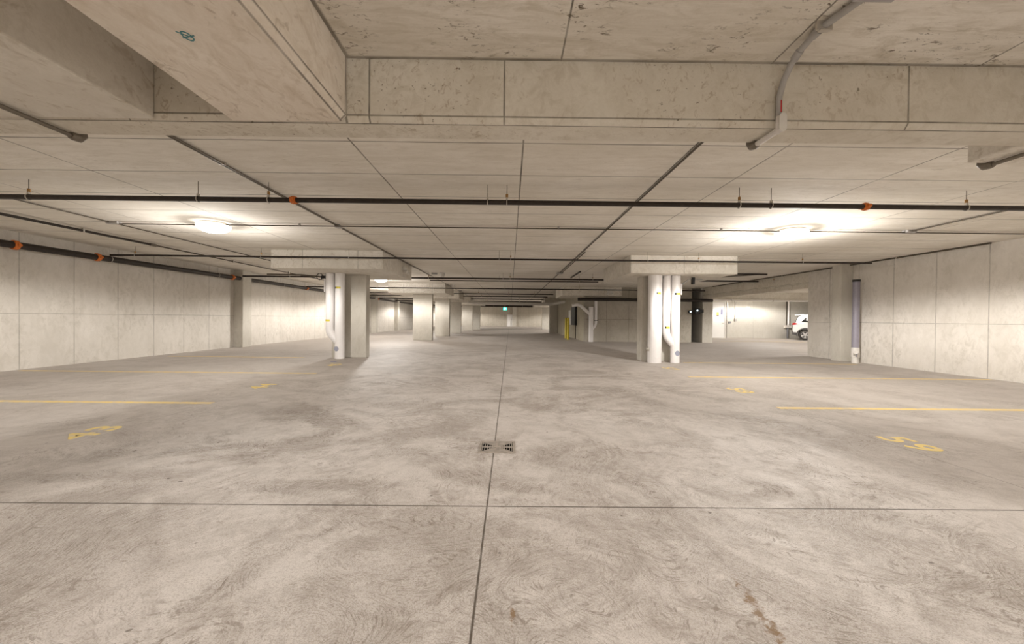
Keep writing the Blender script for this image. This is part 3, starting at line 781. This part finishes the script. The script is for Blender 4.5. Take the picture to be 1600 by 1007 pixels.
t = thing('drain_pipe', 'pale drain pipe slung crosswise under the ceiling of the far aisle', 'pipe', (0, 29.3, EYE + 1.14))
obj('pipe', tb(fillet([(-3.2, 29.3, EYE + 1.20), (3.2, 29.3, EYE + 1.13), (3.9, 28.6, EYE + 1.25), (4.6, 27.3, EYE + 1.35)], 0.5), 0.11, 16), 'offwhite', t, smooth=True)
for x in (-1.8, 0.7, 2.6):
    obj('hanger', tb([(x, 29.3, EYE + 1.2), (x, 29.3, ZC)], 0.02, 6), 'zinc', t)

# standpipe on the right wall
t = thing('standpipe', 'grey-violet vertical standpipe with a pale fitting at its foot by the right wall', 'pipe', (10.22, 11.3, 0))
xs_ = at_x(1339.5, 500, 11.2)
obj('pipe', tb([(xs_, 11.2, 0.42), (xs_, 11.2, zat(440, 1340, 11.2))], 0.088, 24), 'violet', t, smooth=True)
lab(obj('cap', tb([(xs_, 11.2, zat(440.5, 1340, 11.2)), (xs_, 11.2, zat(437, 1340, 11.2))], 0.095, 24), 'black', t, smooth=True), 'black end cap')
obj('foot_fitting', tb([(xs_, 11.2, 0), (xs_, 11.2, 0.16), (xs_, 11.2, 0.17), (xs_, 11.2, 0.40), (xs_, 11.2, 0.46)], [0.085, 0.085, 0.1, 0.1, 0.096], 24), 'offwhite', t, smooth=True)
obj('cleanout_branch', tb([(xs_ - 0.02, 11.17, 0.22), (xs_ - 0.12, 11.05, 0.33)], 0.055, 14), 'offwhite', t, smooth=True)
b = bmesh.new(); tube(b, fillet([(xs_ - 0.03, 11.08, 0.30), (xs_ - 0.15, 11.0, 0.26), (xs_ - 0.15, 11.0, 0.20)], 0.05), 0.014, 8)
obj('strap', b, 'grey', t, smooth=True)

# ------------------------------------------------------------------ floor markings
def stripe(label, x0, x1, y, wd=0.10):
    tag(obj('parking_stripe', box(min(x0, x1), max(x0, x1), y - wd / 2, y + wd / 2, 0.0, 0.0025), 'paint'), label, 'stripe')
stripe('nearest yellow bay line on the left', XL + 0.02, -4.13, 5.30)
stripe('second yellow bay line on the left, beyond the nearest', -10.45, -4.14, 8.16)
stripe('faint third yellow bay line on the left, in front of the left column', -10.1, -6.1, 11.3)
stripe('nearest yellow bay line on the right', 3.77, XR - 0.02, 5.30)
stripe('second yellow bay line on the right, beyond the nearest', 3.84, XR - 0.1, 8.14)
stripe('faint third yellow bay line on the right, behind the right column', 5.0, XR - 0.5, 10.9)
stripe('faint yellow bay line beyond the opening in the right wall', 12.4, 17.5, 22.3, 0.13)
def number(txt, x, y, rz, label):
    cu = bpy.data.curves.new('n', 'FONT'); cu.body = txt; cu.size = 0.40; cu.align_x = 'CENTER'; cu.align_y = 'CENTER'
    cu.extrude = 0.001; cu.offset = 0.008; cu.space_character = 1.12
    to = bpy.data.objects.new('n', cu); COL.objects.link(to)
    dg = bpy.context.evaluated_depsgraph_get(); dg.update()
    me = bpy.data.meshes.new_from_object(to.evaluated_get(dg))
    bpy.data.objects.remove(to); me.materials.clear(); me.materials.append(M['paint2'])
    me.name = 'painted_number'
    o = bpy.data.objects.new('painted_number', me); COL.objects.link(o)
    o.matrix_basis = Matrix.Translation((x, y, 0.0012)) @ Matrix.Rotation(rz, 4, 'Z') @ Matrix.Diagonal((1.12, 1.0, 1, 1))
    tag(o, label, 'number')
number('43', -4.30, 3.95, R(90), 'yellow number 43 painted on the floor at lower left')
number('44', -4.28, 6.62, R(90), 'yellow number 44 painted between the first two bay lines on the left')
number('45', -4.44, 9.65, R(90), 'faint yellow number 45 painted in front of the left column')
number('59', 4.02, 3.80, R(-90), 'yellow number 59 painted on the floor at lower right')
number('58', 4.03, 6.64, R(-90), 'yellow number 58 painted between the first two bay lines on the right')
number('57', 4.03, 9.55, R(-90), 'faint yellow number 57 painted in front of the right drain pipes')
tag(obj('chalk_mark', box(-4.86, -4.70, 10.30, 10.36, 0, 0.002), 'blue'), 'small blue dash on the floor in front of the left column', 'mark')

# ------------------------------------------------------------------ floor drain
t = thing('floor_drain', 'square cast floor drain grate on the centre joint', 'drain', (GX, GY, 0))
b = bmesh.new()
o_, i_ = 0.170, 0.148
for a in ((GX - o_, GX + o_, GY - o_, GY - i_), (GX - o_, GX + o_, GY + i_, GY + o_), (GX - o_, GX - i_, GY - i_, GY + i_), (GX + i_, GX + o_, GY - i_, GY + i_)):
    bx(b, a[0], a[1], a[2], a[3], -0.02, 0.004)
obj('frame', b, 'iron', t)
b = bmesh.new()
for s in (1, -1):       # diagonal ribs
    w_ = 0.007
    prism(b, [(GX - i_, GY - s * i_ - w_), (GX - i_, GY - s * i_ + w_), (GX + i_, GY + s * i_ + w_), (GX + i_, GY + s * i_ - w_)], 2, -0.003, 0.005)
bx(b, GX - 0.02, GX + 0.02, GY - 0.02, GY + 0.02, -0.003, 0.006)
bx(b, GX - 0.012, GX + 0.010, GY - i_, GY + i_, -0.003, 0.004)
bx(b, GX - i_, GX + i_, GY - 0.006, GY + 0.006, -0.003, 0.004)
for k in range(1, 7):
    d = k * 0.0232
    ln = d - 0.004
    for s in (1, -1):
        bx(b, GX + s * d - 0.0032, GX + s * d + 0.0032, GY - ln, GY + ln, -0.002, 0.003)
        bx(b, GX - ln, GX + ln, GY + s * d - 0.0045, GY + s * d + 0.0045, -0.002, 0.003)
obj('grate', b, 'iron', t)
b = bmesh.new()
bx(b, GX - GH, GX + GH, GY - GH, GY + GH, -0.30, -0.29)
for a in ((GX - GH - .01, GX - GH, GY - GH, GY + GH), (GX + GH, GX + GH + .01, GY - GH, GY + GH), (GX - GH, GX + GH, GY - GH - .01, GY - GH), (GX - GH, GX + GH, GY + GH, GY + GH + .01)):
    bx(b, a[0], a[1], a[2], a[3], -0.30, -0.001)
obj('pit', b, 'pit', t)

# ------------------------------------------------------------------ small fixtures
def emergency(label, x, y, z, rz):
    t = thing('emergency_light', label, 'light', (x, y, z), rz)
    def loc(bmh): bmh.transform(t.matrix_basis); return bmh
    obj('body', loc(box(-0.15, 0.15, -0.07, 0, -0.05, 0.06)), 'offwhite', t, bevel=0.01)
    for s in (-1, 1):
        obj('lamp_head', loc(tb([(s * 0.10, -0.05, -0.08), (s * 0.13, -0.15, -0.11)], [0.035, 0.055], 14)), 'offwhite', t, smooth=True)
emergency('white twin-head emergency light on the side of the near left drop panel', -3.37, 12.0, zat(421, 630, 12.0), R(90))
emergency('white twin-head emergency light on the drop panel above the far drain pipes', 5.35, 20.455, zat(457, 957, 20.45), 0)
for x, y, l in ((-2.66, 14.9, 'small white ceiling detector beside the third sprinkler pipe'), (-3.05, 20.1, 'small pale ceiling detector farther down the left side')):
    t = thing('smoke_detector', l, 'detector', (x, y, ZC))
    obj('body', lathe(bmesh.new(), [(0, ZC), (0.09, ZC), (0.09, ZC - 0.1), (0.05, ZC - 0.17), (0, ZC - 0.17)], x, y, 16), 'offwhite', t, smooth=True)
    obj('ring', lathe(bmesh.new(), [(0.09, ZC), (0.12, ZC), (0.12, ZC - 0.02), (0.09, ZC - 0.02)], x, y, 16), 'white', t)

# exit sign
t = thing('exit_sign', 'glowing green exit sign hanging over the far end of the aisle', 'sign', (-0.62, 45.0, zat(483, 789, 45)))
ze = zat(483, 789, 45)
obj('housing', box(-0.86, -0.36, 45.0, 45.08, ze - 0.18, ze + 0.18), 'black', t)
obj('panel', box(-0.82, -0.40, 44.985, 45.0, ze - 0.15, ze + 0.15), 'exit', t)
b = bmesh.new()
tube(b, [(-0.60, 44.98, ze + 0.08), (-0.60, 44.98, ze + 0.12)], 0.03, 8)
for a, c in (((-0.60, ze + 0.06), (-0.61, ze - 0.02)), ((-0.61, ze - 0.02), (-0.55, ze - 0.08)), ((-0.61, ze - 0.02), (-0.68, ze - 0.10)), ((-0.60, ze + 0.05), (-0.53, ze + 0.01)), ((-0.60, ze + 0.05), (-0.68, ze + 0.02))):
    tube(b, [(a[0], 44.98, a[1]), (c[0], 44.98, c[1])], 0.016, 6)
obj('running_figure', b, 'exitw', t)
obj('stem', tb([(-0.61, 45.04, ze + 0.18), (-0.61, 45.04, ZC)], 0.02, 8), 'zinc', t)

# doors
def door(name, x0, x1, y, z1, hx):
    d = box(x0, x1, y - 0.05, y, 0.0, z1)
    o = struct(name, d, 'door', bevel=0.006)
    fr = bmesh.new()
    bx(fr, x0 - 0.08, x0, y - 0.08, y, 0, z1 + 0.08); bx(fr, x1, x1 + 0.08, y - 0.08, y, 0, z1 + 0.08); bx(fr, x0, x1, y - 0.08, y, z1, z1 + 0.08)
    obj('door_frame', fr, 'offwhite', o)
    h = bmesh.new()
    tube(h, fillet([(hx, y - 0.05, 1.05), (hx, y - 0.11, 1.05), (hx - 0.13, y - 0.11, 1.05)], 0.03), 0.018, 8)
    obj('door_handle', h, 'zinc', o, smooth=True)
    return o
dz1 = zat(473.5, 1120, 26.8)
dr = door('door_1', at_x(1112.5, 500, 26.8), at_x(1132.5, 500, 26.8), 26.8, dz1, at_x(1131.0, 500, 26.8))
xa_ = at_x(1137, 500, 26.8)
obj('door_stile', box(xa_ - 0.08, xa_ + 0.0, 26.7, 26.8, 0, dz1 + 0.05), 'zinc', dr)
for (p0, p1, q0, q1, m, l) in ((1120.3, 1124.2, 488, 493.5, 'stickero', 'orange notice on the door'), (1120.3, 1124.2, 493.2, 494.6, 'stickerb', 'dark foot of the orange notice'),
                      (1127.2, 1129.8, 484, 492, 'stickerb', 'narrow blue-grey notice on the door'), (1127.0, 1130.0, 492.5, 495.5, 'paper', 'white foot of the narrow notice')):
    lab(obj('notice', box(at_x(p0, 490, 26.74), at_x(p1, 490, 26.74), 26.738, 26.75, zat(q1, 1122, 26.74), zat(q0, 1122, 26.74)), m, dr), l)
door('door_2', at_x(792.6, 500, Y1), at_x(800.5, 500, Y1), Y1, 1.75, at_x(799.5, 500, Y1))
# pieces on the bay wall
def bw(name, label, cat, p0, p1, q0, q1, m, dep=0.04, y=26.8):
    return tag(obj(name, box(at_x(p0, 490, y), at_x(p1, 490, y), y - dep, y, zat(q1, (p0 + p1) / 2, y), zat(q0, (p0 + p1) / 2, y)), m), label, cat)
bw('wall_sign', 'small white notice on the pale wall right of the white door', 'sign', 1166.3, 1172.3, 479.5, 489.5, 'paper', 0.02)
bw('card_reader', 'small dark box beside the white door handle', 'box', 1138.5, 1142, 502.5, 505.5, 'grey', 0.08)
bw('switch_box', 'small grey switch box on a conduit right of the white door', 'box', 1148, 1151.5, 498.5, 502.5, 'conduit', 0.08)
tag(obj('conduit', tb([(at_x(1150, 490, 26.75), 26.76, zat(499, 1150, 26.75)), (at_x(1150, 490, 26.75), 26.76, ZC)], 0.03, 8), 'offwhite', smooth=True),
    'thin vertical conduit above the switch box on the pale wall', 'conduit')
t = thing('conduit', 'pale horizontal conduit under the cross beam beyond the right opening', 'conduit', (11.2, 23.1, EYE + 1.2))
obj('pipe', tb([(11.12, 23.1, EYE + 1.235), (20.6, 23.1, EYE + 1.235)], 0.045, 10), 'white', t, smooth=True)
for x in (13.5, 16.0, 18.5):
    obj('clip', box(x - 0.03, x + 0.03, 23.05, 23.2, EYE + 1.19, EYE + 1.30), 'zinc', t)
t = thing('riser_pipe', 'slim vertical pipe with a box on it beside the back of the white car', 'pipe', (at_x(1233.5, 500, 26.7), 26.7, 0))
xr_ = at_x(1233.5, 500, 26.7)
obj('pipe', tb([(xr_, 26.7, 0.75), (xr_, 26.7, ZC)], 0.06, 10), 'white', t, smooth=True)
obj('pipe', tb([(xr_ - 0.13, 26.72, 0.75), (xr_ - 0.13, 26.72, ZC)], 0.035, 10), 'darkconduit', t, smooth=True)
obj('box', box(xr_ - 0.3, xr_ + 0.2, 26.6, 26.78, zat(513, 1233, 26.7), zat(508.5, 1233, 26.7)), 'offwhite', t, bevel=0.01)
lab(obj('pipe', tb([(xr_ - 0.05, 26.7, 0.0), (xr_ - 0.05, 26.7, 0.75)], 0.055, 10), 'grey', t, smooth=True), 'dark lower length')
# black boxes near the recess
t = thing('wall_camera', 'small round black device on the service block front wall', 'device', (at_x(1078, 488, 20.8), 20.8, zat(487.5, 1078, 20.8)))
zz = zat(487.5, 1078, 20.7); xx = at_x(1077.5, 488, 20.8)
obj('housing', tb([(xx, 20.8, zz), (xx, 20.68, zz)], 0.085, 16), 'black', t, smooth=True)
obj('indicator', tb([(xx + 0.02, 20.68, zz), (xx + 0.02, 20.672, zz)], 0.035, 10), 'led', t)
t = thing('control_box', 'square black control box with a small blue-white light by the dark recess', 'device', (at_x(1089.5, 488, 20.6), 20.6, 1.5))
x0_, x1_ = at_x(1086, 488, 20.6), at_x(1093.5, 488, 20.6)
obj('housing', box(x0_, x1_, 20.5, 20.62, zat(491.5, 1090, 20.6), zat(482, 1090, 20.6)), 'black', t, bevel=0.01)
obj('arm', box(x0_ + 0.08, 10.52, 20.62, 20.76, zat(489, 1090, 20.6), zat(484, 1090, 20.6)), 'black', t)
obj('indicator', tb([((x0_ + x1_) / 2 - 0.03, 20.5, zat(485.5, 1090, 20.5)), ((x0_ + x1_) / 2 - 0.03, 20.49, zat(485.5, 1090, 20.5))], 0.035, 10), 'led', t)
# panels on the service block side
t = thing('electrical_panel', 'tall dark panel on the side wall of the service block behind the yellow bollards', 'panel', (4.0, 24.0, 1.0))
obj('cabinet', box(3.93, 4.07, 23.1, 24.5, 0.85, 1.98), 'black', t, bevel=0.01)
obj('conduit', tb([(4.02, 23.4, 0.0), (4.02, 23.4, 0.85)], 0.035, 8), 'darkconduit', t)
tag(obj('electrical_panel', box(3.95, 4.07, 24.8, 25.7, 0.85, 1.80), 'offwhite', bevel=0.01), 'pale grey panel on the side wall of the service block, left of the dark panel', 'panel')
# bollards
def bollard(x, y, label):
    t = thing('bollard', label, 'bollard', (x, y, 0), 0, 'yellow bollards')
    obj('post', lathe(bmesh.new(), [(0, 0), (0.07, 0), (0.07, 1.24), (0.06, 1.28), (0.035, 1.305), (0, 1.31)], x, y, 20), 'yellow', t, smooth=True)
    obj('base_plate', box(x - 0.11, x + 0.11, y - 0.11, y + 0.11, 0, 0.015), 'yellow', t)
bollard(3.44, 22.5, 'nearer yellow bollard, the right one of the pair by the service block')
bollard(3.56, 24.2, 'farther yellow bollard, the left one of the pair by the service block')

# ------------------------------------------------------------------ car (rear quarter shows past the wall end)
CA = R(-37)
car = thing('car', 'white sport utility car parked beyond the right opening, rear end showing', 'car', (0, 0, 0))
MC = Matrix.Translation((18.50, 24.80, 0)) @ Matrix.Rotation(CA, 4, 'Z')   # local: x forward from rear bumper, y to the far side
car.matrix_basis = MC
def cl(b): b.transform(MC); return b
def loft(sections):
    """sections = list of (y, [(x,z)...]) with equal counts"""
    b = bmesh.new()
    rings = [[b.verts.new((x, y, z)) for x, z in pr] for y, pr in sections]
    k = len(rings[0])
    for a, c in zip(rings, rings[1:]):
        for i in range(k): b.faces.new((a[i], a[(i + 1) % k], c[(i + 1) % k], c[i]))
    b.faces.new(rings[0][::-1]); b.faces.new(rings[-1])
    return b
def arch(cx, r, a0=180, a1=0, n=9):
    return [(cx + r * math.cos(R(a0 + (a1 - a0) * k / (n - 1))), 0.34 + r * math.sin(R(a0 + (a1 - a0) * k / (n - 1)))) for k in range(n)]
W1, W2 = 0.66, 3.30
low = [(0.04, 0.42), (0.10, 0.32)] + arch(W1, 0.41) + arch(W2, 0.41) + [(4.35, 0.25), (4.52, 0.40), (4.55, 0.75), (4.40, 0.95), (3.45, 1.08), (0.16, 1.10), (0.02, 1.02), (0.0, 0.70)]
def shrink(pr, k, cx=2.3, cz=0.7): return [(cx + (x - cx) * (1 - k * 0.25), cz + (z - cz) * (1 - k)) for x, z in pr]
def squash(pr, dz): return [(x, z if z < 0.9 else z + dz) for x, z in pr]
obj('body', cl(loft([(0.02, shrink(low, 0.03)), (0.0 + 0.06, low), (0.3, squash(low, 0.03)), (1.5, squash(low, 0.03)), (1.74, low), (1.80, shrink(low, 0.03))])), 'carwhite', car, smooth=True)
gh0 = [(0.16, 1.06), (0.30, 1.42), (0.55, 1.62), (1.2, 1.68), (2.2, 1.66), (2.75, 1.52), (3.45, 1.04)]
gh1 = [(0.14, 1.06), (0.22, 1.44), (0.50, 1.66), (1.2, 1.72), (2.2, 1.70), (2.78, 1.55), (3.5, 1.04)]
obj('cabin', cl(loft([(0.08, [(x, min(z, 1.06)) if z < 1.07 else (x, 1.05 + (z - 1.05) * 0.2) for x, z in gh0]), (0.20, gh0), (0.4, gh1), (1.4, gh1), (1.6, gh0), (1.72, [(x, z) if z < 1.07 else (x, 1.05 + (z - 1.05) * 0.2) for x, z in gh0])])), 'carwhite', car, smooth=True)
# side glass as sloped thin panes
def pane(pts, y_low, y_high, th=0.02):
    b = bmesh.new()
    def yy(z): return y_low + (y_high - y_low) * (z - 1.08) / 0.5
    A = [b.verts.new((x, yy(z), z)) for x, z in pts]; B = [b.verts.new((x, yy(z) + th, z)) for x, z in pts]
    b.faces.new(A[::-1]); b.faces.new(B)
    for i in range(len(pts)): b.faces.new((A[i], A[(i + 1) % len(pts)], B[(i + 1) % len(pts)], B[i]))
    return b
for pts in ([(0.42, 1.16), (0.68, 1.44), (1.12, 1.55), (1.12, 1.14)], [(1.18, 1.14), (1.18, 1.55), (2.0, 1.57), (2.0, 1.12)], [(2.06, 1.12), (2.06, 1.57), (2.55, 1.48), (3.05, 1.12)]):
    obj('side_window', cl(pane(pts, 0.055, 0.185)), 'carglass', car)
obj('rear_window', cl(prism(bmesh.new(), [(0.13, 1.14), (0.25, 1.50), (0.28, 1.50), (0.17, 1.14)], 1, 0.3, 1.5)), 'carglass', car)
obj('spoiler', cl(prism(bmesh.new(), [(0.10, 1.60), (0.12, 1.64), (0.60, 1.70), (0.60, 1.64)], 1, 0.25, 1.55)), 'carwhite', car, bevel=0.01)
obj('tail_light', cl(prism(bmesh.new(), [(-0.015, 0.98), (-0.01, 1.10), (0.12, 1.12), (0.30, 1.06), (0.16, 1.00)], 1, -0.002, 0.28)), 'red', car, bevel=0.01)
obj('tail_light', cl(prism(bmesh.new(), [(-0.015, 0.98), (-0.01, 1.10), (0.12, 1.12), (0.30, 1.06), (0.16, 1.00)], 1, 1.52, 1.80)), 'red', car, bevel=0.01)
lab(obj('bumper', cl(loft([(0.0, [(-0.03, 0.36), (-0.03, 0.52), (0.24, 0.50), (0.22, 0.30)]), (1.8, [(-0.03, 0.36), (-0.03, 0.52), (0.24, 0.50), (0.22, 0.30)])])), 'cartrim', car, bevel=0.02), 'dark grey lower bumper')
for cx_ in (W1, W2):
    for yy0, yy1 in ((-0.02, 0.05), (1.76, 1.82)):
        b = bmesh.new()
        out_ = [(cx_ + 0.46 * math.cos(R(a)), 0.34 + 0.46 * math.sin(R(a))) for a in range(190, -11, -10)]
        inn = [(cx_ + 0.39 * math.cos(R(a)), 0.34 + 0.39 * math.sin(R(a))) for a in range(-10, 191, 10)]
        k = len(out_)
        A = [b.verts.new((x, yy0, z)) for x, z in out_]; Bq = [b.verts.new((x, yy0, z)) for x, z in inn[::-1]]
        A2 = [b.verts.new((x, yy1, z)) for x, z in out_]; B2 = [b.verts.new((x, yy1, z)) for x, z in inn[::-1]]
        for i in range(k - 1):
            b.faces.new((A[i], A[i + 1], Bq[i + 1], Bq[i])); b.faces.new((A2[i], B2[i], B2[i + 1], A2[i + 1]))
            b.faces.new((A[i], A2[i], A2[i + 1], A[i + 1])); b.faces.new((Bq[i], Bq[i + 1], B2[i + 1], B2[i]))
        obj('wheel_arch', cl(b), 'cartrim', car)
    for yy0, s in ((0.02, 1), (1.78, -1)):
        b = bmesh.new()
        prof = [(0.22, 0.0), (0.30, 0.0), (0.335, 0.02), (0.345, 0.06), (0.345, 0.17), (0.33, 0.21), (0.22, 0.21)]
        lathe(b, prof + [prof[0]], 0, 0, 32)
        b.transform(Matrix.Translation((cx_, yy0, 0.345)) @ Matrix.Rotation(R(-90) * s, 4, 'X'))
        wh = obj('wheel', cl(b), 'tyre', car, smooth=True)
        b = bmesh.new()
        lathe(b, [(0.20, 0.03), (0.235, 0.02), (0.235, 0.05), (0.20, 0.06), (0.20, 0.03)], 0, 0, 32)
        tube(b, [(0, 0, 0.02), (0, 0, 0.06)], 0.06, 16)
        for q in range(5):
            a = 2 * math.pi * q / 5 + 0.3
            d1 = Vector((math.cos(a), math.sin(a), 0)); d2 = Vector((-math.sin(a), math.cos(a), 0))
            v = [b.verts.new(d1 * rr + d2 * ww + Vector((0, 0, zz_))) for zz_ in (0.025, 0.055) for rr, ww in ((0.04, -0.035), (0.21, -0.05), (0.21, 0.05), (0.04, 0.035))]
            for f in ((0, 1, 2, 3), (7, 6, 5, 4), (0, 4, 5, 1), (1, 5, 6, 2), (2, 6, 7, 3), (3, 7, 4, 0)): b.faces.new([v[i] for i in f])
        b.transform(Matrix.Translation((cx_, yy0, 0.345)) @ Matrix.Rotation(R(-90) * s, 4, 'X'))
        rim = obj('rim', cl(b), 'alloy', car)
obj('headlight', cl(prism(bmesh.new(), [(4.30, 0.78), (4.50, 0.74), (4.45, 0.92), (4.20, 0.98)], 1, 0.03, 0.35)), 'alloy', car, bevel=0.01)
obj('headlight', cl(prism(bmesh.new(), [(4.30, 0.78), (4.50, 0.74), (4.45, 0.92), (4.20, 0.98)], 1, 1.45, 1.77)), 'alloy', car, bevel=0.01)
obj('underbody', cl(box(0.3, 4.3, 0.15, 1.65, 0.24, 0.5)), 'cartrim', car)
